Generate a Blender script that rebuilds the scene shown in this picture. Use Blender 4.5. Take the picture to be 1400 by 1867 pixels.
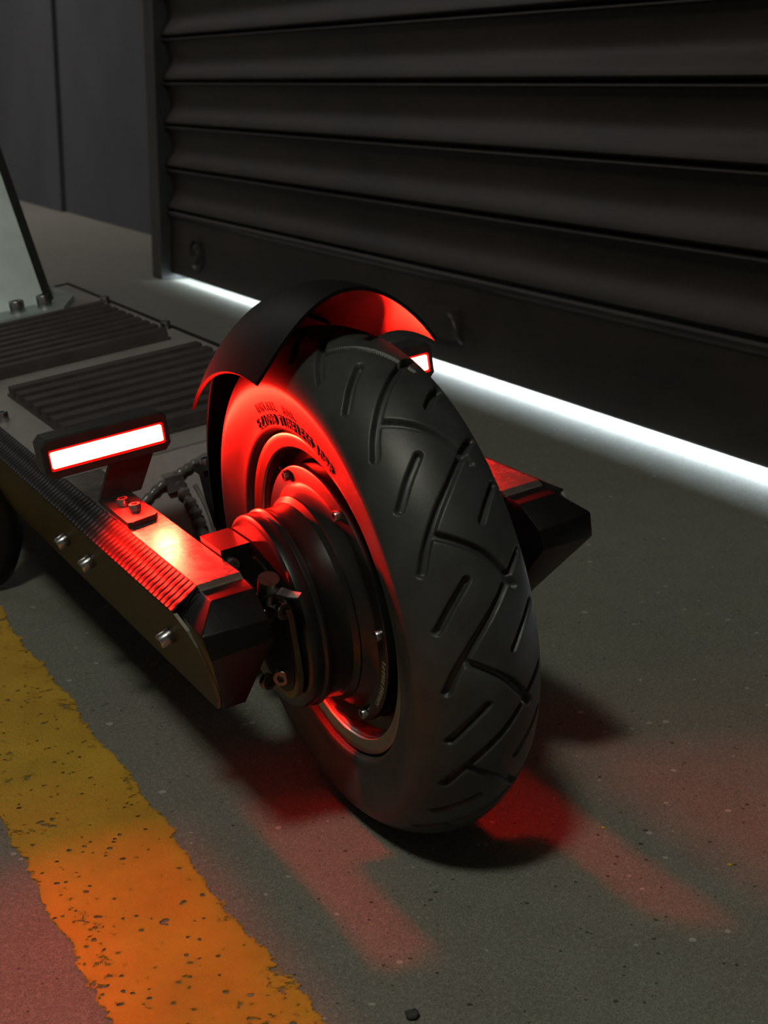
import bpy, bmesh, math, random
import numpy as np
from mathutils import Matrix, Vector

random.seed(4)
for o in list(bpy.data.objects):
    bpy.data.objects.remove(o)
SC = bpy.context.scene
COL = SC.collection

# ------------------------------------------------------------------ camera
CAM = (-0.329137, -0.680934, 0.379383)
B = ((0.8955, -0.116331, 0.42959), (-0.44505, -0.241312, 0.86238), (0.003344, -0.96345, -0.267868))
cd = bpy.data.cameras.new('camera')
cam = bpy.data.objects.new('camera', cd)
COL.objects.link(cam)
cam.matrix_world = Matrix(((B[0][0], -B[0][1], -B[0][2], CAM[0]),
                           (B[1][0], -B[1][1], -B[1][2], CAM[1]),
                           (B[2][0], -B[2][1], -B[2][2], CAM[2]), (0, 0, 0, 1)))
cd.sensor_fit = 'VERTICAL'
cd.sensor_height = 36.0
cd.lens = 2800.0 / 1867.0 * 36.0
cd.clip_start = 0.02
cd.clip_end = 60
cd.dof.use_dof = True
cd.dof.focus_distance = 0.78
cd.dof.aperture_fstop = 24.0
SC.camera = cam

# ------------------------------------------------------------------ light
SC.view_settings.view_transform = 'Standard'
SC.view_settings.look = 'None'
SC.view_settings.exposure = 0.0
SC.view_settings.gamma = 1.0
SC.view_settings.use_curve_mapping = False
world = bpy.data.worlds.new('world')
SC.world = world
world.use_nodes = True
bg = world.node_tree.nodes['Background']
bg.inputs[0].default_value = (0.6, 0.75, 1.0, 1)
bg.inputs[1].default_value = 0.02


def area(name, loc, target, sx, sy, power, color):
    d = bpy.data.lights.new(name, 'AREA')
    d.shape = 'RECTANGLE'
    d.size, d.size_y = sx, sy
    d.energy = power
    d.color = color
    o = bpy.data.objects.new(name, d)
    COL.objects.link(o)
    o.location = loc
    o.rotation_euler = (Vector(target) - Vector(loc)).to_track_quat('-Z', 'Y').to_euler()
    return o


# the garage's ceiling lamp, up behind the photographer's left shoulder
area('ceiling_or_fill_lamp', (-1.15, -1.15, 2.45), (0.05, 0.05, 0.1), 0.28, 0.28, 22.5, (1.0, 1.0, 0.82))
# two added fill lights deeper in the garage, weaker and out of view
area('ceiling_or_fill_lamp', (0.05, 4.3, 2.5), (0.05, 4.25, 0.0), 0.3, 0.3, 9.0, (1.0, 0.90, 0.86)).data.spread = math.radians(105)  # added downlight, spread narrowed to brighten only the far floor and wall
area('ceiling_or_fill_lamp', (-1.2, 4.3, 2.5), (0.2, 4.2, 0.0), 0.3, 0.3, 11.0, (1.0, 0.94, 0.90))  # added to put highlights on the rounded slats
# daylight outside the roller door
area('daylight', (1.45, 1.1, 0.66), (0.70, 1.1, 0.30), 4.6, 1.15, 500.0, (0.80, 0.94, 1.0))

# ------------------------------------------------------------------ materials
MATS = {}


def rgb(c):
    return (c[0], c[1], c[2], 1)


class NT:
    def __init__(self, name):
        self.m = bpy.data.materials.new(name)
        self.m.use_nodes = True
        self.t = self.m.node_tree
        self.b = self.t.nodes['Principled BSDF']
        self.out = self.t.nodes['Material Output']
        MATS[name] = self.m

    def n(self, kind, **kw):
        nd = self.t.nodes.new(kind)
        for k, v in kw.items():
            setattr(nd, k, v)
        return nd

    def l(self, a, b):
        self.t.links.new(a, b)

    def val(self, sock, v):
        self.b.inputs[sock].default_value = v

    def coords(self, scale=(1, 1, 1)):
        tc = self.n('ShaderNodeTexCoord')
        mp = self.n('ShaderNodeMapping')
        mp.inputs['Scale'].default_value = scale
        self.l(tc.outputs['Object'], mp.inputs['Vector'])
        return mp.outputs[0]

    def noise(self, vec, scale, detail=4, rough=0.6):
        nd = self.n('ShaderNodeTexNoise')
        nd.inputs['Scale'].default_value = scale
        nd.inputs['Detail'].default_value = detail
        nd.inputs['Roughness'].default_value = rough
        self.l(vec, nd.inputs['Vector'])
        return nd.outputs['Fac']

    def ramp(self, fac, stops):
        r = self.n('ShaderNodeValToRGB')
        e = r.color_ramp.elements
        e[0].position, e[0].color = stops[0][0], rgb(stops[0][1])
        e[1].position, e[1].color = stops[-1][0], rgb(stops[-1][1])
        for p, c in stops[1:-1]:
            x = e.new(p)
            x.color = rgb(c)
        self.l(fac, r.inputs[0])
        return r.outputs[0]

    def math(self, op, a, b=None, c=None):
        m = self.n('ShaderNodeMath', operation=op)
        for i, v in enumerate((a, b, c)):
            if v is None:
                continue
            if isinstance(v, (int, float)):
                m.inputs[i].default_value = v
            else:
                self.l(v, m.inputs[i])
        return m.outputs[0]

    def mix(self, fac, a, b):
        m = self.n('ShaderNodeMix', data_type='RGBA')
        if isinstance(fac, (int, float)):
            m.inputs[0].default_value = fac
        else:
            self.l(fac, m.inputs[0])
        for i, v in ((6, a), (7, b)):
            if isinstance(v, tuple):
                m.inputs[i].default_value = rgb(v)
            else:
                self.l(v, m.inputs[i])
        return m.outputs[2]

    def bump(self, h, strength=0.3, dist=0.001):
        b = self.n('ShaderNodeBump')
        b.inputs['Strength'].default_value = strength
        b.inputs['Distance'].default_value = dist
        self.l(h, b.inputs['Height'])
        self.l(b.outputs[0], self.b.inputs['Normal'])
        return b


def simple(name, col, rough=0.5, metal=0.0, var=0.25, nscale=60, bump=0.0, bscale=400, bdist=0.0005, spec=0.5, stretch=(1, 1, 1)):
    k = NT(name)
    v = k.coords(stretch)
    f = k.noise(v, nscale)
    lo = tuple(c * (1 - var) for c in col)
    hi = tuple(min(1, c * (1 + var)) for c in col)
    k.l(k.ramp(f, [(0.3, lo), (0.7, hi)]), k.b.inputs['Base Color'])
    k.val('Roughness', rough)
    k.val('Metallic', metal)
    k.val('Specular IOR Level', spec)
    if bump:
        k.bump(k.noise(v, bscale, 3), bump, bdist)
    return k.m


# concrete floor
k = NT('concrete')
v = k.coords()
big = k.noise(v, 2.2, 5)
mid = k.noise(v, 30, 6, 0.75)
fine = k.noise(v, 330, 5, 0.8)
grain = k.noise(v, 900, 3, 0.8)
c = k.ramp(big, [(0.3, (0.205, 0.203, 0.175)), (0.7, (0.265, 0.262, 0.228))])
c = k.mix(k.math('MULTIPLY', k.ramp(mid, [(0.40, (0, 0, 0)), (0.66, (1, 1, 1))]), 0.45), c, (0.15, 0.148, 0.128))
c = k.mix(k.math('MULTIPLY', k.ramp(fine, [(0.47, (0, 0, 0)), (0.64, (1, 1, 1))]), 0.75), c, (0.37, 0.365, 0.325))
c = k.mix(k.math('MULTIPLY', k.ramp(grain, [(0.40, (1, 1, 1)), (0.52, (0, 0, 0))]), 0.75), c, (0.09, 0.088, 0.076))
vor = k.n('ShaderNodeTexVoronoi')
vor.inputs['Scale'].default_value = 130
k.l(v, vor.inputs['Vector'])
size = k.math('MULTIPLY', k.math('SUBTRACT', k.noise(v, 90, 3), 0.37), 0.62)
pit = k.math('LESS_THAN', vor.outputs['Distance'], size)
vor2 = k.n('ShaderNodeTexVoronoi')
vor2.inputs['Scale'].default_value = 80
k.l(v, vor2.inputs['Vector'])
speck = k.math('LESS_THAN', vor2.outputs['Distance'], k.math('MULTIPLY', k.math('SUBTRACT', k.noise(v, 47, 3), 0.44), 0.8))
c = k.mix(k.math('MULTIPLY', speck, 0.8), c, (0.50, 0.49, 0.45))
c = k.mix(k.math('MULTIPLY', pit, 0.85), c, (0.03, 0.03, 0.026))
k.l(c, k.b.inputs['Base Color'])
k.val('Roughness', 0.62)
k.val('Specular IOR Level', 0.35)
h = k.math('ADD', k.math('MULTIPLY', fine, 0.9), k.math('MULTIPLY', pit, -1.5))
k.bump(h, 0.9, 0.0013)

# worn yellow paint: chips and ragged edges are gaps in the paint film
k = NT('yellow_paint')
tc = k.n('ShaderNodeTexCoord')
sep = k.n('ShaderNodeSeparateXYZ')
k.l(tc.outputs['Object'], sep.inputs[0])
v = tc.outputs['Object']
wob = k.noise(v, 9, 6, 0.62)
wob2 = k.noise(v, 95, 8, 0.85)
edge = k.math('ABSOLUTE', sep.outputs[0])
edge = k.math('ADD', edge, k.math('MULTIPLY', k.math('SUBTRACT', wob, 0.5), 0.022))
edge = k.math('ADD', edge, k.math('MULTIPLY', k.math('SUBTRACT', wob2, 0.5), 0.020))
inside = k.math('LESS_THAN', edge, 0.0385)
vor = k.n('ShaderNodeTexVoronoi')
vor.inputs['Scale'].default_value = 185
k.l(v, vor.inputs['Vector'])
hole = k.math('LESS_THAN', vor.outputs['Distance'], k.math('MULTIPLY', k.math('SUBTRACT', k.noise(v, 85, 3), 0.39), 1.35))
chip = k.math('GREATER_THAN', k.noise(v, 24, 8, 0.82), k.math('SUBTRACT', 0.635, k.math('MULTIPLY', k.math('ABSOLUTE', sep.outputs[0]), 1.6)))
bare = k.math('MAXIMUM', hole, chip)
cover = k.math('MULTIPLY', inside, k.math('SUBTRACT', 1.0, bare))
tone = k.noise(v, 14, 5, 0.7)
k.l(k.ramp(tone, [(0.3, (0.50, 0.27, 0.018)), (0.7, (0.68, 0.40, 0.03))]), k.b.inputs['Base Color'])
k.val('Roughness', 0.42)
k.bump(k.noise(v, 300, 5, 0.8), 0.8, 0.0012)
tr = k.n('ShaderNodeBsdfTransparent')
ms = k.n('ShaderNodeMixShader')
k.l(cover, ms.inputs[0])
k.l(tr.outputs[0], ms.inputs[1])
k.l(k.b.outputs[0], ms.inputs[2])
k.l(ms.outputs[0], k.out.inputs[0])

# shutter paint, dusty
k = NT('shutter_paint')
v = k.coords((1, 0.35, 1))
f = k.noise(v, 9, 6, 0.7)
f2 = k.noise(k.coords((1, 1, 1)), 230, 3, 0.7)
c = k.ramp(f, [(0.35, (0.017, 0.0130, 0.0115)), (0.72, (0.042, 0.033, 0.029))])
c = k.mix(k.math('MULTIPLY', k.math('GREATER_THAN', f2, 0.69), 0.4), c, (0.10, 0.095, 0.09))
k.l(c, k.b.inputs['Base Color'])
k.val('Roughness', 0.52)
k.val('Specular IOR Level', 0.40)
k.bump(f2, 0.12, 0.0004)

simple('guide_paint', (0.03, 0.032, 0.033), 0.45, 0, 0.3, 12)
simple('wall_paint', (0.070, 0.074, 0.088), 0.85, 0, 0.15, 3, 0.25, 160, 0.001)
simple('light_wall_paint', (0.55, 0.54, 0.52), 0.9, 0, 0.1, 3)
simple('ceiling_paint', (0.72, 0.72, 0.70), 0.9, 0, 0.1, 3)
simple('rubber', (0.036, 0.040, 0.040), 0.46, 0, 0.3, 45, 0.15, 900, 0.0003, 0.5)
simple('rubber_text', (0.018, 0.018, 0.018), 0.7, 0, 0.2, 80)
simple('rim_metal', (0.52, 0.47, 0.40), 0.34, 1.0, 0.12, 30, 0.05, 300)
simple('motor_black', (0.008, 0.0085, 0.009), 0.29, 0.0, 0.25, 50, 0.05, 600, 0.0002, 0.6)
simple('engraved_text', (0.20, 0.17, 0.12), 0.55, 0.3, 0.3, 400)
simple('steel', (0.50, 0.51, 0.53), 0.26, 1.0, 0.15, 220)
simple('dark_steel', (0.23, 0.22, 0.20), 0.35, 1.0, 0.25, 150)
simple('brass_plate', (0.20, 0.15, 0.09), 0.36, 1.0, 0.3, 120)
simple('gloss_black', (0.005, 0.005, 0.0055), 0.36, 0, 0.3, 60, 0.14, 520, 0.0005, 0.25)
simple('fender_plastic', (0.0055, 0.0042, 0.0050), 0.5, 0, 0.3, 150, 0.12, 1400, 0.0002, 0.16)
simple('housing_black', (0.02, 0.018, 0.018), 0.35, 0, 0.3, 90, 0.1, 900, 0.0002)
simple('mat_rubber', (0.046, 0.036, 0.037), 0.6, 0, 0.3, 60, 0.2, 700, 0.0004)
simple('pebble', (0.05, 0.05, 0.048), 0.8, 0, 0.5, 300, 0.5, 600, 0.001)
simple('flake_yellow', (0.6, 0.38, 0.04), 0.5, 0, 0.2, 300)
simple('sealant', (0.14, 0.125, 0.13), 0.28, 0, 0.4, 70, 0.3, 250, 0.001)
simple('latch_metal', (0.07, 0.062, 0.055), 0.4, 0.4, 0.4, 40)
simple('panel_edge', (0.22, 0.21, 0.18), 0.6, 0.2, 0.2, 80)

k = NT('deck_metal')
v = k.coords((1, 0.12, 1))
f = k.noise(v, 260, 4, 0.7)
f2 = k.noise(k.coords(), 22, 5, 0.7)
k.l(k.ramp(f2, [(0.3, (0.32, 0.29, 0.295)), (0.7, (0.44, 0.40, 0.405))]), k.b.inputs['Base Color'])
k.val('Metallic', 0.45)
k.l(k.math('MULTIPLY_ADD', f, 0.18, 0.33), k.b.inputs['Roughness'])
k.bump(f, 0.12, 0.0003)

k = NT('plate_metal')
v = k.coords((1, 0.1, 1))
f = k.noise(v, 420, 4, 0.7)
f2 = k.noise(k.coords(), 60, 5, 0.75)
k.l(k.ramp(f2, [(0.3, (0.40, 0.33, 0.30)), (0.7, (0.52, 0.43, 0.40))]), k.b.inputs['Base Color'])
k.val('Metallic', 0.9)
k.l(k.math('MULTIPLY_ADD', f2, 0.30, 0.12), k.b.inputs['Roughness'])
k.bump(f, 0.1, 0.0003)

simple('stem_silver', (0.48, 0.55, 0.57), 0.45, 0.6, 0.18, 14, 0.1, 120, 0.0006)

# carbon fibre: rows of tow beads
def carbon(name, row, bead, base, gloss, spec):
    k = NT(name)
    tc = k.n('ShaderNodeTexCoord')
    sep = k.n('ShaderNodeSeparateXYZ')
    k.l(tc.outputs['Object'], sep.inputs[0])
    u = k.math('ADD', sep.outputs[1], k.math('MULTIPLY', sep.outputs[0], 0.18))
    w = k.math('SUBTRACT', sep.outputs[0], sep.outputs[2])
    r = k.math('MULTIPLY_ADD', k.math('SINE', k.math('MULTIPLY', u, 2 * math.pi / row)), 0.5, 0.5)
    b = k.math('MULTIPLY_ADD', k.math('SINE', k.math('MULTIPLY', w, 2 * math.pi / bead)), 0.5, 0.5)
    r2 = k.math('SMOOTH_MIN', k.math('MULTIPLY', r, 1.6), 1.0, 0.3)
    h = k.math('MULTIPLY', r2, k.math('MULTIPLY_ADD', b, 0.55, 0.45))
    k.l(k.ramp(h, [(0.30, tuple(x * 0.08 for x in base)), (0.62, base)]), k.b.inputs['Base Color'])
    k.val('Roughness', gloss)
    k.val('Specular IOR Level', spec)
    k.bump(h, 0.6, 0.0011)
    return k.m


carbon('carbon_rows', 0.0058, 0.0022, (0.026, 0.021, 0.022), 0.42, 0.14)
carbon('carbon_fine', 0.0032, 0.0018, (0.022, 0.016, 0.011), 0.40, 0.3)

k = NT('led_lens')
k.val('Base Color', (0.3, 0.0, 0.0, 1))
k.val('Emission Color', (1.0, 0.026, 0.015, 1))
k.val('Emission Strength', 110.0)
k = NT('led_surround')
k.val('Base Color', (0.25, 0.0, 0.0, 1))
k.val('Roughness', 0.25)
k.val('Emission Color', (1.0, 0.0, 0.0, 1))
k.val('Emission Strength', 1.6)


# ------------------------------------------------------------------ helpers
def mesh_obj(name, verts, faces, mat, parent=None, smooth=False, loc=None, sharp=None):
    me = bpy.data.meshes.new(name)
    me.from_pydata([tuple(p) for p in verts], [], [tuple(f) for f in faces])
    me.update()
    bm = bmesh.new()
    bm.from_mesh(me)
    bmesh.ops.recalc_face_normals(bm, faces=bm.faces)
    bm.to_mesh(me)
    bm.free()
    return link(name, me, mat, parent, smooth, loc, sharp)


def link(name, me, mat, parent=None, smooth=False, loc=None, sharp=None):
    if mat and not me.materials:
        me.materials.append(MATS[mat])
    if smooth:
        me.polygons.foreach_set('use_smooth', [True] * len(me.polygons))
        if sharp:
            me.set_sharp_from_angle(angle=math.radians(sharp))
    o = bpy.data.objects.new(name, me)
    COL.objects.link(o)
    if parent:
        o.parent = parent
    if loc is not None:
        o.location = loc
    return o


def from_bm(name, bm, mat, parent=None, smooth=False, loc=None, sharp=None, bevel=0, seg=2):
    if bevel:
        es = [e for e in bm.edges if len(e.link_faces) == 2 and e.calc_face_angle(0) > 0.35]
        bmesh.ops.bevel(bm, geom=es, offset=bevel, segments=seg, profile=0.6, affect='EDGES', clamp_overlap=True)
    bmesh.ops.recalc_face_normals(bm, faces=bm.faces)
    me = bpy.data.meshes.new(name)
    bm.to_mesh(me)
    bm.free()
    return link(name, me, mat, parent, smooth, loc, sharp)


def bm_box(lo, hi, bm=None):
    bm = bm or bmesh.new()
    vs = [bm.verts.new((x, y, z)) for x in (lo[0], hi[0]) for y in (lo[1], hi[1]) for z in (lo[2], hi[2])]
    for f in ((0, 1, 3, 2), (4, 6, 7, 5), (0, 4, 5, 1), (2, 3, 7, 6), (0, 2, 6, 4), (1, 5, 7, 3)):
        bm.faces.new([vs[i] for i in f])
    return bm


def box(name, lo, hi, mat, parent=None, bevel=0, seg=2, loc=None):
    return from_bm(name, bm_box(lo, hi), mat, parent, bevel > 0, loc, 40, bevel, seg)


def bm_prism(poly, axis, a, b, bm=None):
    """poly in the two other axes (in xyz order), swept along axis from a to b"""
    bm = bm or bmesh.new()

    def P(p, t):
        q = list(p)
        q.insert(axis, t)
        return q
    v0 = [bm.verts.new(P(p, a)) for p in poly]
    v1 = [bm.verts.new(P(p, b)) for p in poly]
    n = len(poly)
    bm.faces.new(v0)
    bm.faces.new(v1[::-1])
    for i in range(n):
        bm.faces.new((v0[i], v1[i], v1[(i + 1) % n], v0[(i + 1) % n]))
    return bm


def prism(name, poly, axis, a, b, mat, parent=None, bevel=0, seg=2, loc=None, smooth=None):
    return from_bm(name, bm_prism(poly, axis, a, b), mat, parent, bevel > 0 if smooth is None else smooth, loc, 40, bevel, seg)


def bm_hull(pts):
    bm = bmesh.new()
    for p in pts:
        bm.verts.new(p)
    r = bmesh.ops.convex_hull(bm, input=bm.verts)
    bmesh.ops.delete(bm, geom=[g for g in r['geom_interior'] if isinstance(g, bmesh.types.BMVert)], context='VERTS')
    bmesh.ops.dissolve_limit(bm, angle_limit=0.05, verts=bm.verts, edges=bm.edges)
    return bm


def lathe_x(name, prof, mat, parent=None, seg=128, loc=None, closed=False, sharp=30):
    """profile of (x, r) turned about the x axis"""
    vs, fs = [], []
    n = len(prof)
    for i in range(seg):
        a = 2 * math.pi * i / seg
        for x, r in prof:
            vs.append((x, r * math.cos(a), r * math.sin(a)))
    m = n if closed else n - 1
    for i in range(seg):
        j = (i + 1) % seg
        for q in range(m):
            p = (q + 1) % n
            fs.append((i * n + q, i * n + p, j * n + p, j * n + q))
    return mesh_obj(name, vs, fs, mat, parent, True, loc, sharp)


def tube(name, pts, rads, mat, parent=None, seg=14, loc=None, cap=True):
    pts = [Vector(p) for p in pts]
    if isinstance(rads, (int, float)):
        rads = [rads] * len(pts)
    vs, fs = [], []
    up = Vector((0.13, 0.31, 0.94)).normalized()
    for i, p in enumerate(pts):
        d = (pts[min(i + 1, len(pts) - 1)] - pts[max(i - 1, 0)]).normalized()
        a = d.cross(up)
        if a.length < 0.05:
            a = d.cross(Vector((1, 0, 0)))
        a.normalize()
        b = d.cross(a).normalized()
        for s in range(seg):
            t = 2 * math.pi * s / seg
            vs.append(p + (a * math.cos(t) + b * math.sin(t)) * rads[i])
    for i in range(len(pts) - 1):
        for s in range(seg):
            fs.append((i * seg + s, i * seg + (s + 1) % seg, (i + 1) * seg + (s + 1) % seg, (i + 1) * seg + s))
    if cap:
        fs.append(tuple(range(seg)))
        fs.append(tuple(range((len(pts) - 1) * seg, len(pts) * seg)))
    return mesh_obj(name, vs, fs, mat, parent, True, loc, 50)


def smooth_path(pts, n=8):
    """Catmull-Rom through the points"""
    P = [np.array(p, float) for p in pts]
    P = [2 * P[0] - P[1]] + P + [2 * P[-1] - P[-2]]
    out = []
    for i in range(1, len(P) - 2):
        for t in np.linspace(0, 1, n, endpoint=False):
            a, b, c, d = P[i - 1], P[i], P[i + 1], P[i + 2]
            out.append(tuple(0.5 * (2 * b + (c - a) * t + (2 * a - 5 * b + 4 * c - d) * t ** 2 + (3 * b - a - 3 * c + d) * t ** 3)))
    out.append(tuple(P[-2]))
    return out


def tag(o, label=None, cat=None, group=None, kind=None):
    if label:
        o['label'] = label
    if cat:
        o['category'] = cat
    if group:
        o['group'] = group
    if kind:
        o['kind'] = kind
    return o


# ------------------------------------------------------------------ the setting
DX = 0.675           # plane of the roller door
box('floor', (-2.6, -3.0, -0.12), (2.6, 6.2, 0.0), 'concrete')['kind'] = 'structure'
tag(box('wall_left', (-2.72, -3.0, 0.0), (-2.6, 6.2, 2.6), 'light_wall_paint'), kind='structure')
tag(box('wall_back', (-2.6, 6.2, 0.0), (2.6, 6.32, 2.6), 'light_wall_paint'), kind='structure')
tag(box('wall_front', (-2.6, -3.12, 0.0), (0.72, -3.0, 2.6), 'light_wall_paint'), kind='structure')
tag(box('ceiling', (-2.72, -3.12, 2.6), (2.6, 6.32, 2.7), 'ceiling_paint'), kind='structure')
# wall beyond the door, with a shallow pier at its far end
wr = prism('wall_right', [(0.70, 2.352), (0.932, 2.352), (0.932, 4.05), (0.918, 4.05), (0.918, 6.2), (1.05, 6.2), (1.05, 2.342), (0.70, 2.342)], 2, 0.0, 2.6, 'wall_paint')
wr['kind'] = 'structure'
tag(box('wall_lintel', (0.655, -3.0, 2.26), (0.78, 2.35, 2.6), 'wall_paint'), kind='structure')

# roller door
door = bpy.data.objects.new('door_1', None)
COL.objects.link(door)
door.location = (DX, 0.75, 0)
door['kind'] = 'structure'
door['label'] = 'dark dusty steel roller door of horizontal slats'
Y0, Y1 = -3.7, 1.545      # relative to the empty
PITCH = 0.0817


def slat_mesh():
    # outer skin of one lath: lip, hollow upper half, rounded lower half, undercut
    pr = [(0.0085, 0.0815), (-0.0075, 0.0808), (-0.0092, 0.0800), (-0.0098, 0.0788), (-0.0090, 0.0776), (-0.0060, 0.0768), (-0.0030, 0.0760)]
    for t in np.linspace(0, 1, 9)[1:]:
        pr.append((-0.0030 + 0.0085 * math.sin(t * math.pi * 0.5), 0.0760 - 0.032 * t))
    for t in np.linspace(0, 1, 14)[1:]:
        pr.append((0.0055 - 0.0148 * (0.5 - 0.5 * math.cos(t * math.pi * 0.86)) / 0.952, 0.0440 - 0.0365 * t))
    pr += [(-0.0080, 0.0058), (-0.0050, 0.0042), (0.0010, 0.0030), (0.006, 0.0026), (0.010, 0.0), (0.014, 0.0), (0.014, 0.0830), (0.0085, 0.0830)]
    bm = bm_prism([(x, z) for x, z in pr], 1, Y0, Y1)
    bmesh.ops.recalc_face_normals(bm, faces=bm.faces)
    me = bpy.data.meshes.new('slat')
    bm.to_mesh(me)
    bm.free()
    me.materials.append(MATS['shutter_paint'])
    me.polygons.foreach_set('use_smooth', [len(p.vertices) == 4 for p in me.polygons])
    me.set_sharp_from_angle(angle=math.radians(28))
    return me


sm = slat_mesh()
for i in range(26):
    o = bpy.data.objects.new('slat', sm)
    COL.objects.link(o)
    o.parent = door
    o.location = (0, 0, 0.1375 + PITCH * i)
bar = prism('bottom_bar', [(0.012, 0.0135), (-0.002, 0.0135), (-0.003, 0.0165), (-0.002, 0.118), (-0.003, 0.124), (-0.0085, 0.129), (-0.0095, 0.134), (-0.0070, 0.1372), (0.012, 0.1374)], 1, Y0, Y1, 'shutter_paint', door)
# round lock boss and slide latch on the bottom bar
lp = [(-0.002, 0.031), (-0.008, 0.031), (-0.009, 0.028), (-0.004, 0.025), (-0.004, 0.018), (-0.010, 0.016), (-0.010, 0.008), (-0.006, 0.0)]
lathe_x('lock_boss', lp, 'shutter_paint', bar, 40, (0, 1.385, 0.066))
box('latch_plate', (-0.010, 0.355, 0.047), (-0.002, 0.455, 0.092), 'shutter_paint', bar, 0.003)
tube('latch_hook', smooth_path([(-0.009, 0.375, 0.083), (-0.018, 0.350, 0.084), (-0.020, 0.338, 0.072), (-0.016, 0.336, 0.058), (-0.008, 0.337, 0.050)], 5), 0.0035, 'latch_metal', bar, 10)
# guide channel
g = from_bm('trim_1', bm_prism([(0.652, 2.293), (0.652, 2.352), (0.715, 2.352), (0.715, 2.340), (0.692, 2.340), (0.692, 2.306), (0.715, 2.306), (0.715, 2.293)], 2, 0.002, 2.30), 'guide_paint', None, False, None, None, 0.0015)
g['kind'] = 'structure'
tag(g, 'dark painted steel guide channel beside the roller door')

# painted line: a film 0.4 mm thick on the floor
ln = box('painted_line', (-0.055, -2.4, 0.0), (0.055, 3.2, 0.0005), 'yellow_paint', None, 0, 2, (-0.1405, 0.4, 0.0002))
tag(ln, 'worn yellow painted line on the concrete floor', 'floor marking')


def pebble(name, xy, r, mat, label, group, flat=0.5):
    bm = bmesh.new()
    bmesh.ops.create_icosphere(bm, subdivisions=2, radius=r)
    for q in bm.verts:
        q.co *= 1 + random.uniform(-0.25, 0.25)
        q.co.z *= flat
    zmin = min(q.co.z for q in bm.verts)
    o = from_bm(name, bm, mat, None, True, (xy[0], xy[1], -zmin))
    tag(o, label, 'debris', group)


pebble('pebble', (-0.0649, -0.1782), 0.0032, 'pebble', 'small dark grit lump on the bare concrete behind the wheel', None)
for p, w in (((0.1055, -0.0707), 'closest to the tyre'), ((0.1402, -0.1321), 'farthest from the tyre')):
    pebble('paint_flake', p, 0.0013, 'flake_yellow', 'tiny yellow paint flake on the bare concrete, the one ' + w, 'yellow paint flakes', 0.3)

# ------------------------------------------------------------------ the scooter
H = 0.134
Lm = Matrix(((0.987459, -0.005589, -0.157777), (0.005659, 0.999984, 0.0), (0.157774, -0.000893, 0.987475)))
WC = Vector((0, 0, 0.1322))
S = bpy.data.objects.new('electric_scooter', None)
COL.objects.link(S)
M4 = Lm.to_4x4()
M4.translation = WC - Lm @ Vector((0, 0, H))
S.matrix_world = M4
tag(S, 'black electric scooter leaning on its kickstand with glowing red tail lights', 'scooter')
HO = (0, 0, H)      # parts: origin on the axle

# ---- tyre
R, W, RM, HH, EE = 0.134150, 0.033100, 0.109500, 0.024650, 1.79
NP, PER = 14, 100
NT_ = NP * PER
step = 2 * math.pi / NT_
# profile: left bead, sidewall, tread, right sidewall, right bead
tx = W * np.sin(np.linspace(-1, 1, 131) * math.radians(80)) / math.sin(math.radians(80)) * 0.985
tr_ = RM + HH * (1 - (np.abs(tx) / W) ** EE) ** (1 / EE)
side = [(-0.0195, 0.0800), (-0.0215, 0.0862), (-0.0222, 0.0868), (-0.0262, 0.0872), (-0.0277, 0.0878), (-0.0284, 0.0890), (-0.0285, 0.0905), (-0.0286, 0.0935),
        (-0.0297, 0.0975), (-0.0308, 0.1020), (-0.0318, 0.1065), (-0.0324, 0.1100)]
side = [tuple(p) for p in side]
px = np.array([p[0] for p in side] + list(tx) + [-p[0] for p in side[::-1]])
pr_ = np.array([p[1] for p in side] + list(tr_) + [p[1] for p in side[::-1]])
isT = np.array([0] * len(side) + [1] * len(tx) + [0] * len(side))
motif = [[(0, -23.5), (5, -18.5), (10.5, -9.5), (15.5, 2), (21.5, 17), (24.3, 25.5)],
         [(6.2, -14.2), (3.4, -4.8), (0.0, 4.8), (-5.2, 13.6), (-7.6, 16.5)],
         [(13.6, -23.3), (18.0, -16.3), (22.2, -7.2)],
         [(6.3, 9.0), (9.7, 16.2), (13.2, 25.0)]]
PD = 360.0 / NP
th = np.arange(PER) * PD / PER
TH, TX = np.meshgrid(np.radians(th) * 0.128, tx, indexing='ij')
dmin = np.full(TH.shape, 1.0)
for off in (-2, -1, 0, 1, 2):
    for poly in motif:
        pp = smooth_path([(math.radians(a + 21.4 + off * PD - PD) * 0.128, b / 1000) for a, b in poly], 4)
        for a, b in zip(pp[:-1], pp[1:]):
            d = np.array(b) - np.array(a)
            t = np.clip(((TH - a[0]) * d[0] + (TX - a[1]) * d[1]) / (d @ d), 0, 1)
            dmin = np.minimum(dmin, np.hypot(TH - a[0] - t * d[0], TX - a[1] - t * d[1]))
sm_ = np.clip((0.0021 - dmin) / 0.0009, 0, 1)
depth = 0.0036 * sm_ * sm_ * (3 - 2 * sm_)
rad = np.tile(pr_, (PER, 1))
i0 = len(side)
# push grooves in along the local surface normal (mostly radial)
nx = np.gradient(tx)
nr = np.gradient(tr_)
nl = np.hypot(nx, nr)
rad[:, i0:i0 + len(tx)] -= depth * (nx / nl)
xx = np.tile(px, (PER, 1))
xx[:, i0:i0 + len(tx)] += depth * (nr / nl)
n = len(px)
rad = np.tile(rad, (NP, 1))
xx = np.tile(xx, (NP, 1))
ang = np.arange(NT_) * step
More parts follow.
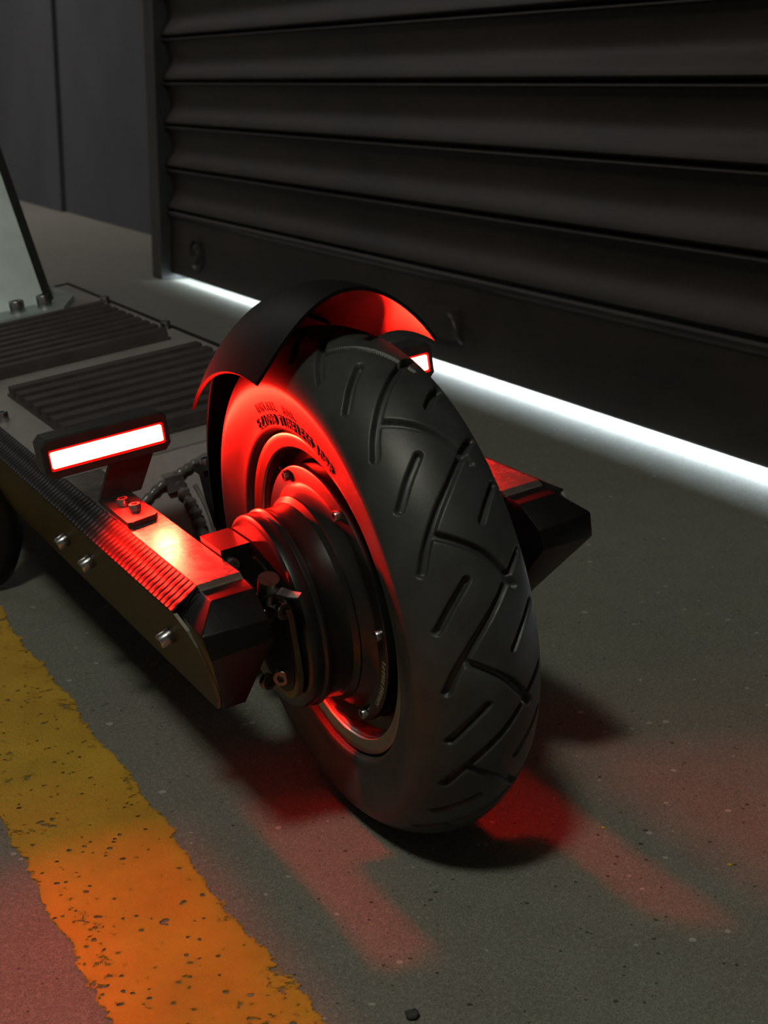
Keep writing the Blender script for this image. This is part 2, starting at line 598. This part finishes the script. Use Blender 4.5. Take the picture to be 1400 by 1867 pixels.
# angle measured from the rear (-y) upwards
co = np.stack([xx, -rad * np.cos(ang)[:, None], rad * np.sin(ang)[:, None]], -1).reshape(-1, 3)
ii, jj = np.meshgrid(np.arange(NT_), np.arange(n - 1), indexing='ij')
i2 = (ii + 1) % NT_
fc = np.stack([ii * n + jj, i2 * n + jj, i2 * n + jj + 1, ii * n + jj + 1], -1).reshape(-1, 4)
me = bpy.data.meshes.new('tyre')
me.vertices.add(len(co))
me.vertices.foreach_set('co', co.ravel())
me.loops.add(fc.size)
me.loops.foreach_set('vertex_index', fc.ravel().astype(np.int32))
me.polygons.add(len(fc))
me.polygons.foreach_set('loop_start', (np.arange(len(fc)) * 4).astype(np.int32))
me.polygons.foreach_set('use_smooth', np.ones(len(fc), bool))
me.update(calc_edges=True)
me.validate()
tyre = link('tyre', me, 'rubber', S, False, HO)
# outward-facing check on a tread face
p_ = me.polygons[(n - 1) * 3 + n // 2]
if p_.normal.x * 0 + p_.normal.y * p_.center.y + p_.normal.z * p_.center.z < 0:
    me.flip_normals()


def ring_text(name, txt, r, x, size, a0, parent, mat, depth=0.0005, spacing=1.0, slope=0.0):
    """raised letters set round a circle on the left face; a0 = angle of the text's centre from +y, rising"""
    cu = bpy.data.curves.new(name, 'FONT')
    cu.body = txt
    cu.size = size
    cu.align_x = 'CENTER'
    cu.space_character = spacing
    cu.extrude = depth
    ob = bpy.data.objects.new(name, cu)
    COL.objects.link(ob)
    dg = bpy.context.evaluated_depsgraph_get()
    me = bpy.data.meshes.new_from_object(ob.evaluated_get(dg))
    bpy.data.objects.remove(ob)
    bpy.data.curves.remove(cu)
    for q in me.vertices:
        u, w, d = q.co
        rr = r + w
        # seen from the left (-x), reading clockwise means from +y (image left) over the top to -y
        a = a0 + u / r
        q.co = (x - d + slope * w, -rr * math.sin(a), rr * math.cos(a))
    me.update()
    me.materials.clear()
    return link(name, me, mat, parent)


ring_text('sidewall_lettering', 'EZ1098 TUBELESS 1098', 0.0905, -0.0287, 0.0082, math.radians(3), tyre, 'rubber_text', 0.0005, 1.12, -0.12)
ring_text('sidewall_lettering', 'INFLATE    BAR.', 0.0980, -0.0297, 0.0070, math.radians(-6), tyre, 'rubber_text', 0.0005, 1.05, -0.2)

# ---- rim and hub motor
rh = [(-0.0190, 0.0790), (-0.0222, 0.0848), (-0.0236, 0.0856), (-0.0248, 0.0853), (-0.0251, 0.0846), (-0.0246, 0.0820), (-0.0238, 0.0781), (-0.0230, 0.0775), (-0.0200, 0.0773)]
rp = rh + [(-x, r) for x, r in rh[::-1]]
rim = lathe_x('wheel_rim', rp, 'rim_metal', S, 160, HO, True, 40)
lathe_x('rim_well', [(-0.0226, 0.0772), (-0.0210, 0.0762), (-0.0150, 0.0752), (-0.0130, 0.0690), (-0.0100, 0.0670), (0.0100, 0.0670), (0.0130, 0.0690), (0.0150, 0.0752), (0.0210, 0.0762), (0.0226, 0.0772)], 'motor_black', rim, 96)
mp = [(-0.0130, 0.0668), (-0.0215, 0.0682), (-0.0235, 0.0678), (-0.0240, 0.0668), (-0.0242, 0.0600), (-0.0248, 0.0585), (-0.0275, 0.0556), (-0.0302, 0.0538), (-0.0312, 0.0538), (-0.0320, 0.0528),
      (-0.0335, 0.0512), (-0.0380, 0.0503), (-0.0420, 0.0504), (-0.0450, 0.0509), (-0.0462, 0.0518), (-0.0474, 0.0518), (-0.0482, 0.0508), (-0.0488, 0.0505), (-0.0494, 0.0508), (-0.0540, 0.0508), (-0.0552, 0.0505),
      (-0.0562, 0.0492), (-0.0566, 0.0475), (-0.0566, 0.0300), (-0.0575, 0.0290), (-0.0575, 0.0090), (-0.0740, 0.0088), (-0.0745, 0.0)]
mp = mp + [(-x, r) for x, r in mp[::-1]][1:]
motor = lathe_x('hub_motor', mp, 'motor_black', S, 160, HO, False, 32)
ring_text('motor_lettering', 'EZ1098 11098023', 0.0632, -0.0243, 0.0046, math.radians(120), motor, 'engraved_text', 0.00025, 1.0)


# ---- bolts
def cap_bolt(r, hgt, socket=0.55, mat='steel', key=[None]):
    """socket-head screw, axis +z, seat at z = 0"""
    bm = bmesh.new()
    N = 24
    rings = [(r, 0), (r, hgt * 0.86), (r * 0.9, hgt), (r * socket * 1.06, hgt)]
    vs = [[bm.verts.new((q * math.cos(2 * math.pi * i / N), q * math.sin(2 * math.pi * i / N), z)) for i in range(N)] for q, z in rings]
    for a, b in zip(vs[:-1], vs[1:]):
        for i in range(N):
            bm.faces.new((a[i], a[(i + 1) % N], b[(i + 1) % N], b[i]))
    hx = [[bm.verts.new((r * socket * math.cos(math.pi / 3 * (i // 4)) * (1 - (i % 4) / 4) + r * socket * math.cos(math.pi / 3 * (i // 4 + 1)) * (i % 4) / 4,
                         r * socket * math.sin(math.pi / 3 * (i // 4)) * (1 - (i % 4) / 4) + r * socket * math.sin(math.pi / 3 * (i // 4 + 1)) * (i % 4) / 4, z)) for i in range(N)] for z in (hgt, hgt * 0.35)]
    for a, b in ((vs[-1], hx[0]), (hx[0], hx[1])):
        for i in range(N):
            bm.faces.new((a[i], a[(i + 1) % N], b[(i + 1) % N], b[i]))
    bm.faces.new(hx[1][::-1])
    bm.faces.new(vs[0][::-1])
    bmesh.ops.recalc_face_normals(bm, faces=bm.faces)
    me = bpy.data.meshes.new('bolt')
    bm.to_mesh(me)
    bm.free()
    me.materials.append(MATS[mat])
    me.polygons.foreach_set('use_smooth', [True] * len(me.polygons))
    me.set_sharp_from_angle(angle=math.radians(35))
    return me


def place_bolt(me, pos, axis, parent, name='bolt'):
    o = bpy.data.objects.new(name, me)
    COL.objects.link(o)
    o.parent = parent
    o.location = pos
    o.rotation_euler = Vector(axis).to_track_quat('Z', 'Y').to_euler()
    return o


b_motor = cap_bolt(0.0028, 0.0032, 0.6)
for a in (69.8, 124.3, 181, 241, 298, 12):
    t = math.radians(a)
    place_bolt(b_motor, (-0.0241, 0.0637 * math.cos(t), 0.0637 * math.sin(t)), (-1, 0, 0), motor)
    place_bolt(b_motor, (0.0241, 0.0637 * math.cos(t), 0.0637 * math.sin(t)), (1, 0, 0), motor)
# valve stub at the flange rim
t = math.radians(58)
tube('valve', [(-0.019, 0.064 * math.cos(t), 0.064 * math.sin(t)), (-0.021, 0.0715 * math.cos(t), 0.0715 * math.sin(t))], 0.0022, 'gloss_black', motor, 12)

# ---- rails either side of the wheel, deck between them
TZ = 0.034


def mx(s, pts):
    return [(s * p[0],) + tuple(p[1:]) for p in pts]


b_small = cap_bolt(0.0034, 0.0042, 0.6)
b_side = cap_bolt(0.0040, 0.0050, 0.6)
for s in (-1, 1):
    body = bm_hull([(s * x, y, z) for x, z in ((0.0737, 0.031), (0.0950, 0.031), (0.1070, 0.0228), (0.0860, -0.0465), (0.0737, -0.0465)) for y in (0.006, 0.884)] +
                   [(s * x, -0.0225, z) for x, z in ((0.0737, 0.031), (0.0950, 0.031), (0.1070, 0.0228), (0.0975, -0.010), (0.0737, -0.020))])
    rail = from_bm('side_rail', body, 'gloss_black', S, False, HO, None, 0.0006, 1)
    xs_ = sorted((s * 0.0737, s * 0.0960))
    prism('top_plate', [(-0.0252, 0.0316), (-0.0245, 0.0326), (-0.0212, TZ), (0.2085, TZ), (0.2085, 0.0311), (-0.0252, 0.0311)], 0, xs_[0], xs_[1], 'plate_metal', rail, 0.0003, 1, None, False)
    prism('carbon_strip', [(s * 0.0956, 0.0309), (s * 0.0964, TZ), (s * 0.1104, 0.0250), (s * 0.1070, 0.0227)], 1, -0.0222, 0.885, 'carbon_rows', rail, 0.0003, 1, None, False)
    # outer carbon panel with a curved rear edge and a pale cut edge
    prof = [(0.8845, 0.0238), (0.8845, -0.0470), (0.010, -0.0470), (-0.006, -0.0345), (-0.020, -0.0180), (-0.0285, -0.004), (-0.0325, 0.008), (-0.0315, 0.0170), (-0.0225, 0.0238)]

    def sx(z, o=0.0):
        return s * (0.0865 + (z + 0.0465) / (0.0238 + 0.0465) * (0.1080 - 0.0865) + o)
    nn = len(prof)
    vs = [(sx(z, 0.0002), y, z) for y, z in prof] + [(sx(z, 0.0020), y, z) for y, z in prof]
    fs = [tuple(range(nn)), tuple(range(nn, 2 * nn))] + [(i, (i + 1) % nn, nn + (i + 1) % nn, nn + i) for i in range(nn)]
    pan = mesh_obj('carbon_panel', vs, fs, 'carbon_fine', rail)
    pan.data.materials.append(MATS['panel_edge'])
    for f in pan.data.polygons:
        if len(f.vertices) == 4:
            f.material_index = 1
    # rear cap: sloped top, blunt end, raked underside
    hull = [(0.0737, -0.0256, 0.0321), (0.0955, -0.0256, 0.0321), (0.1074, -0.0228, 0.0236), (0.0954, -0.0385, 0.0308), (0.0737, -0.0385, 0.0306),
            (0.1070, -0.0515, 0.0205), (0.0745, -0.0535, 0.0200), (0.1055, -0.0535, 0.0085), (0.0745, -0.0560, 0.0105),
            (0.0860, 0.0058, -0.0460), (0.0740, 0.0058, -0.0460), (0.1000, -0.0220, 0.0), (0.0740, -0.0220, -0.020)]
    cap = from_bm('rail_end_cap', bm_hull([(s * x, y, z) for x, y, z in hull]), 'gloss_black', S, True, HO, 30, 0.0008, 2)
    # side screws on standing washers
    for y, z in ((0.2175, -0.0064), (0.163, -0.0052), (0.0206, -0.0042), (0.52, -0.006), (0.72, -0.006)):
        nrm = Vector((s * 0.956, 0, -0.292))
        p0 = Vector((sx(z, 0.002), y, z))
        w = tube('washer', [p0, p0 + nrm * 0.0022], 0.0044, 'dark_steel', rail, 20)
        place_bolt(b_side, p0 + nrm * 0.0022, nrm, rail)

# deck box, plate, rear slope
deck = prism('deck', [(0.1640, -0.0462), (0.884, -0.0462), (0.884, 0.0305), (0.2085, 0.0305)], 0, -0.0735, 0.0735, 'gloss_black', S, 0, 2, HO, False)
plate = prism('deck_plate', [(-0.0966, 0.2092), (-0.0966, 0.8840), (0.0966, 0.8840), (0.0966, 0.2092)], 2, 0.0312, TZ, 'deck_metal', S, 0.0006, 2, HO)
box('edge_trim', (0.0969, 0.2092, 0.0300), (0.0995, 0.887, TZ + 0.0012), 'gloss_black', deck)
box('edge_trim', (-0.0966, 0.8843, 0.0300), (0.0995, 0.887, TZ + 0.0012), 'gloss_black', deck)
rear = prism('rear_slope', [(0.1625, -0.0455), (0.2070, 0.0330), (0.2088, 0.0330), (0.1642, -0.0455)], 0, -0.0734, 0.0734, 'deck_metal', deck, 0, 2, None, False)


def on_slope(x, z, o=0.0):
    y = 0.1625 + (z + 0.0455) / (0.033 + 0.0455) * 0.0445
    return (x, y - o, z)


# taped, sealed cable running down and across the slope
tube('sealant_bead', smooth_path([on_slope(-0.072, 0.0005, 0.001), on_slope(-0.060, 0.008, 0.001), on_slope(-0.046, 0.0155, 0.002), on_slope(-0.035, 0.0195, 0.003), on_slope(-0.024, 0.022, 0.002), on_slope(-0.010, 0.025, 0.001), on_slope(0.02, 0.028, 0.0005)], 8),
     [0.0022 + 0.0010 * abs(math.sin(i * 0.9)) for i in range(49)], 'sealant', deck, 10)
tube('cable', smooth_path([on_slope(-0.034, 0.021, 0.003), on_slope(-0.031, 0.012, 0.004), on_slope(-0.028, 0.000, 0.005), on_slope(-0.028, -0.012, 0.005), on_slope(-0.031, -0.028, 0.004), on_slope(-0.036, -0.042, 0.003)], 10),
     [0.0034 + 0.0011 * math.sin(i * 1.25) for i in range(51)], 'sealant', deck, 12)
tube('cable', smooth_path([on_slope(-0.021, 0.012, 0.0), on_slope(-0.019, 0.0, 0.0008), on_slope(-0.019, -0.014, 0.0008), on_slope(-0.022, -0.035, 0.0)], 8), 0.0016, 'sealant', deck, 8)
box('cable_clip', (-0.0395, 0.1905, 0.0125), (-0.0285, 0.2005, 0.0225), 'sealant', deck, 0.002)

# deck plate screws along both edges
b_deck = cap_bolt(0.0042, 0.0072, 0.55)
for s in (-1, 1):
    for y in (0.3826, 0.5575, 0.7316):
        place_bolt(b_deck, (s * 0.0915, y, TZ), (0, 0, 1), plate)

# grip mats with cross ribs
rib_me = None
for y0, y1 in ((0.2420, 0.4560), (0.5150, 0.7130)):
    mat_ = box('grip_mat', (-0.0705, y0, TZ), (0.0810, y1, TZ + 0.0020), 'mat_rubber', S, 0.0006, 1, HO)
    nrib = 9
    pitch = (y1 - y0) / nrib
    for i in range(nrib):
        yc = y0 + (i + 0.5) * pitch
        o = None
        bm = bm_prism([(yc - pitch * 0.30, TZ + 0.0018), (yc - pitch * 0.26, TZ + 0.0085), (yc + pitch * 0.26, TZ + 0.0085), (yc + pitch * 0.30, TZ + 0.0018)], 0, -0.0700, 0.0805)
        from_bm('rib', bm, 'mat_rubber', mat_, True, None, 40, 0.0008, 2)

# ---- fender: a saddle arched over the tyre
NA, NC = 40, 25


def fender_pt(a, c, o=0.0, t=0.0):
    # c from -1 to 1 across; corner rounding at the rear end
    x = 0.049 * c
    rc = 0.156 + 0.0045 * t - 0.0030 * math.sin(math.pi * t ** 1.2)
    r = 0.1225 + (rc - 0.1225) * (1 - abs(c) ** 1.95)
    nxv = 0.75 * (abs(c) ** 1.2) * (1 if c > 0 else -1)
    nrv = math.sqrt(1 - nxv * nxv)
    return (x + nxv * o, (r + nrv * o) * math.cos(a), (r + nrv * o) * math.sin(a))


vs, fs = [], []
for layer in (0.0, 0.0018):
    for i in range(NA):
        for j in range(NC):
            c = -1 + 2 * j / (NC - 1)
            a_end = math.radians(100.5 - 1.5 * abs(c) ** 8)
            a_st = math.radians(47)
            a = a_st + (a_end - a_st) * i / (NA - 1)
            vs.append(fender_pt(a, c, layer - 0.0018, i / (NA - 1)))
off = NA * NC
for i in range(NA - 1):
    for j in range(NC - 1):
        q = (i * NC + j, i * NC + j + 1, (i + 1) * NC + j + 1, (i + 1) * NC + j)
        fs.append(q)
        fs.append(tuple(off + x for x in q))
edge = [(0 * NC + j, 0 * NC + j + 1) for j in range(NC - 1)] + [((NA - 1) * NC + j, (NA - 1) * NC + j + 1) for j in range(NC - 1)] + \
       [(i * NC, (i + 1) * NC) for i in range(NA - 1)] + [(i * NC + NC - 1, (i + 1) * NC + NC - 1) for i in range(NA - 1)]
for a, b in edge:
    fs.append((a, b, off + b, off + a))
fender = mesh_obj('fender', vs, fs, 'fender_plastic', S, True, HO, 50)
# inner guard running down in front of the tyre
vs, fs = [], []
NA2 = 30
GX = (-0.031, -0.0285, -0.018, -0.008, 0.008, 0.018, 0.0285, 0.031)
for dr in (0.0, 0.0020):
    for i in range(NA2):
        ad = -22 + 82 * i / (NA2 - 1)
        a = math.radians(ad)
        tt = min(1, max(0, (ad - 28) / 30))
        tt = tt * tt * (3 - 2 * tt)
        for x in GX:
            top = 0.1225 + 0.0328 * (1 - (abs(x) / 0.049) ** 1.95) - 0.0042
            r2 = 0.1415 + dr - (0.006 if abs(x) > 0.03 else 0)
            r2 = r2 + (max(top, 0.1355) + dr - r2) * tt
            vs.append((x, r2 * math.cos(a), r2 * math.sin(a)))
NG = len(GX)
o2 = NA2 * NG
for i in range(NA2 - 1):
    for j in range(NG - 1):
        q = (i * NG + j, i * NG + j + 1, i * NG + j + 1 + NG, i * NG + j + NG)
        fs += [q, tuple(o2 + x for x in q)]
    for j in (0, NG - 1):
        fs.append((i * NG + j, i * NG + j + NG, o2 + i * NG + j + NG, o2 + i * NG + j))
for i in (0, NA2 - 1):
    for j in range(NG - 1):
        fs.append((i * NG + j, i * NG + j + 1, o2 + i * NG + j + 1, o2 + i * NG + j))
guard = mesh_obj('splash_guard', vs, fs, 'fender_plastic', S, True, HO, 40)
for s in (-1, 1):
    lug = box('guard_lug', (s * 0.024 - 0.008, 0.138, 0.033), (s * 0.024 + 0.008, 0.156, 0.037), 'fender_plastic', guard, 0.0012)
    leg = prism('guard_strut', [(0.137, 0.034), (0.154, 0.034), (0.151, 0.018), (0.143, 0.0)], 0, s * 0.024 - 0.006, s * 0.024 + 0.006, 'fender_plastic', guard, 0.001)
    place_bolt(b_small, (s * 0.026, 0.149, 0.037), (0, 0, 1), guard)

# ---- tail lights on bent brackets
for s in (-1, 1):
    cx = s * 0.0857
    y = 0.131
    hx, z0, z1 = 0.0365, 0.0570, 0.0800
    ch = 0.0035
    # housing with chamfered corners and a recess for the lens
    outl = [(-hx + ch, z0), (hx - ch, z0), (hx, z0 + ch), (hx, z1 - ch), (hx - ch, z1), (-hx + ch, z1), (-hx, z1 - ch), (-hx, z0 + ch)]
    inn = [(-0.0325, 0.0618), (0.0325, 0.0618), (0.0332, 0.0626), (0.0332, 0.0730), (0.0325, 0.0738), (-0.0325, 0.0738), (-0.0332, 0.0730), (-0.0332, 0.0626)]
    rings = [(outl, y + 0.018), (outl, y + 0.0018), ([(p[0] * 0.975, 0.0685 + (p[1] - 0.0685) * 0.93) for p in outl], y), (inn, y), (inn, y + 0.005)]
    vs, fs = [], []
    for pl, yy in rings:
        vs += [(cx + p[0], yy, p[1]) for p in pl]
    for r0 in range(4):
        for i in range(8):
            fs.append((r0 * 8 + i, r0 * 8 + (i + 1) % 8, (r0 + 1) * 8 + (i + 1) % 8, (r0 + 1) * 8 + i))
    fs += [tuple(range(8)), tuple(range(32, 40))]
    lamp = mesh_obj('tail_light', vs, fs, 'housing_black', S, False, HO)
    lamp['label'] = 'glowing red bar light on a bent black bracket'
    # lens: domed red surround and the bright LED strip
    from_bm('lens_surround', bm_prism([(cx + p[0] * 0.998, 0.0678 + (p[1] - 0.0678) * 0.998) for p in inn], 1, y + 0.0012, y + 0.0045), 'led_surround', lamp, True, None, 40, 0.0006, 2)
    from_bm('led_strip', bm_prism([(cx + p[0] * 0.972, 0.0678 + (p[1] - 0.0678) * 0.78) for p in inn], 1, y + 0.0004, y + 0.0030), 'led_lens', lamp, True, None, 40, 0.0004, 1)
    # the LED row's own light, thrown backwards
    for dx in (-0.022, 0.0, 0.022):
        ld = bpy.data.lights.new('led', 'AREA')
        ld.shape = 'RECTANGLE'
        ld.size, ld.size_y = 0.012, 0.008
        ld.energy = 0.37
        ld.spread = math.radians(124)
        ld.color = (1.0, 0.007, 0.003)
        lo = bpy.data.objects.new('led', ld)
        COL.objects.link(lo)
        lo.parent = lamp
        lo.location = (cx + dx, y - 0.0008, 0.0678)
        lo.rotation_euler = (math.radians(-86), 0, 0)
    # bracket: flat foot on the rail, web rising to the housing
    foot = [(s * 0.0953, 0.0850), (s * 0.0953, 0.1395), (s * 0.0770, 0.1395), (s * 0.0770, 0.0900), (s * 0.0790, 0.0868), (s * 0.0930, 0.0838)]
    br = prism('light_bracket', foot, 2, TZ, TZ + 0.0034, 'housing_black', S, 0.0005, 1, HO, False)
    vs = [(s * x, yy, z) for yy in (0.1365, 0.1395) for x, z in ((0.0953, TZ + 0.003), (0.0705, TZ + 0.003), (0.0590, 0.0570), (0.0850, 0.0570))]
    vs2 = [(s * x, yy, z) for yy in (0.1365, 0.1395) for x, z in ((0.0850, 0.0568), (0.0590, 0.0568), (0.0590, 0.0575), (0.0850, 0.0575))]
    mesh_obj('bracket_web', vs, [(0, 1, 2, 3), (4, 5, 6, 7), (0, 1, 5, 4), (1, 2, 6, 5), (2, 3, 7, 6), (3, 0, 4, 7)], 'housing_black', br)
    for p in ((s * 0.0875, 0.1165), (s * 0.0855, 0.1010)):
        place_bolt(b_small, (p[0], p[1], TZ + 0.0034), (0, 0, 1), br)

# ---- axle ends: torque plates, clamp blocks, nuts
b_ax = cap_bolt(0.0042, 0.0034, 0.0001 + 0.5, 'dark_steel')
for s in (-1, 1):
    blk = box('axle_clamp', (min(s * 0.0575, s * 0.0732), 0.004, 0.0), (max(s * 0.0575, s * 0.0732), 0.0330, 0.0375), 'gloss_black', S, 0.0022, 3, HO)
    place_bolt(b_small, (s * 0.0690, 0.0038, 0.030), (0, -1, 0), blk, 'bolt')
    capsule = []
    for i in range(25):
        a = math.pi + math.pi * i / 24
        capsule.append((-0.0200 + 0.0250 * math.cos(a), -0.0120 + 0.0250 * math.sin(a)))
    for i in range(13):
        a = math.pi * i / 12
        capsule.append((-0.0200 + 0.0250 * math.cos(a), 0.012 + 0.0110 * math.sin(a)))
    tp = prism('torque_plate', capsule, 0, s * 0.0590, s * 0.0618, 'brass_plate', S, 0.0006, 2, HO, True)
    inner = [(-0.02 + (y + 0.02) * 0.86, -0.006 + (z + 0.006) * 0.88) for y, z in capsule]
    prism('plate_face', inner, 0, s * 0.0617, s * 0.0623, 'gloss_black', tp)
    if s < 0:
        # clamp screw barrel with its bent lock tab
        tube('barrel_nut', [(s * 0.0665, -0.034, 0.0215), (s * 0.0660, -0.039, 0.0335)], 0.0052, 'dark_steel', tp, 28)
        tab = smooth_path([(s * 0.0700, -0.030, 0.014), (s * 0.0690, -0.037, 0.0225), (s * 0.0655, -0.046, 0.0275), (s * 0.0625, -0.054, 0.0275), (s * 0.0600, -0.0605, 0.0280)], 6)
        vs, fs = [], []
        for i, p in enumerate(tab):
            wd = 0.0042 * (1 - 0.6 * i / (len(tab) - 1))
            for dx, dz in ((-wd, 0), (wd, 0.0016), (wd, 0.0024), (-wd, 0.0009)):
                vs.append((p[0] + dx * 0.8, p[1] + dx * 0.3, p[2] + dz))
        for i in range(len(tab) - 1):
            for j in range(4):
                fs.append((i * 4 + j, i * 4 + (j + 1) % 4, i * 4 + 4 + (j + 1) % 4, i * 4 + 4 + j))
        fs += [(0, 1, 2, 3), tuple(range(len(vs) - 4, len(vs)))]
        mesh_obj('lock_tab', vs, fs, 'dark_steel', tp, True, None, 40)
        for p in ((0.0690, -0.0330, 0.0140), (0.0630, -0.0400, 0.0165), (0.0680, -0.0140, -0.0290), (0.0625, -0.0240, -0.0245)):
            place_bolt(b_ax, (s * p[0], p[1], p[2]), (s * -0.25 if p[0] > 0.0625 else s * 0.8, -1, 0.0), tp)
    tube('axle_nut', [(s * 0.0620, 0.0, 0.0), (s * 0.0736, 0.0, 0.0)], 0.0130, 'dark_steel', tp, 6)

# ---- stem foot
D = Vector((0, 0.595, 1)).normalized()
zb, zt = TZ + 0.006, 0.62


def stem_poly(y0, depth_):
    return [(y0, zb), (y0 + depth_, zb), (y0 + depth_ + 0.595 * (zt - zb), zt), (y0 + 0.595 * (zt - zb), zt)]


stem = prism('stem', stem_poly(0.7830, 0.070), 0, -0.0560, 0.0560, 'gloss_black', S, 0.002, 2, HO)
prism('stem_panel', stem_poly(0.7765, 0.0064), 0, -0.0460, 0.0460, 'stem_silver', stem, 0.001, 2)
basep = prism('stem_base', [(-0.0757, 0.782), (-0.052, 0.7330), (0.052, 0.7330), (0.0757, 0.782), (0.0757, 0.8700), (-0.0757, 0.8700)], 2, TZ, TZ + 0.006, 'stem_silver', S, 0.001, 2, HO)
b_stem = cap_bolt(0.0075, 0.0110, 0.55)
for x in (-0.040, -0.014, 0.014, 0.040):
    place_bolt(b_stem, (x, 0.7565, TZ + 0.006), (0, 0, 1), basep)
place_bolt(b_deck, (0.0560, 0.8420, 0.0700), (1, 0, 0), stem)

# ---- kickstand on the left of the deck, foot on the floor
Li = M4.inverted()
kp = [(-0.085, 0.50, 0.135), (-0.0875, 0.47, 0.098), (-0.0835, 0.47, 0.072), (-0.0815, 0.47, 0.055), (-0.0835, 0.47, 0.036), (-0.0915, 0.47, 0.0165), (-0.106, 0.475, 0.0105)]
kp = [Vector(p) for p in kp]
kl = [Li @ p for p in kp]
pp = smooth_path([tuple(p) for p in kl], 8)
ks = tube('kickstand', pp, [0.0140 - 0.002 * i / len(pp) for i in range(len(pp))], 'gloss_black', S, 20)
fx = [Li @ Vector(p) for p in ((-0.092, 0.472, 0.0095), (-0.106, 0.475, 0.0085), (-0.130, 0.478, 0.0085))]
tube('foot', [tuple(p) for p in fx], [0.0080, 0.0084, 0.0060], 'gloss_black', ks, 16)
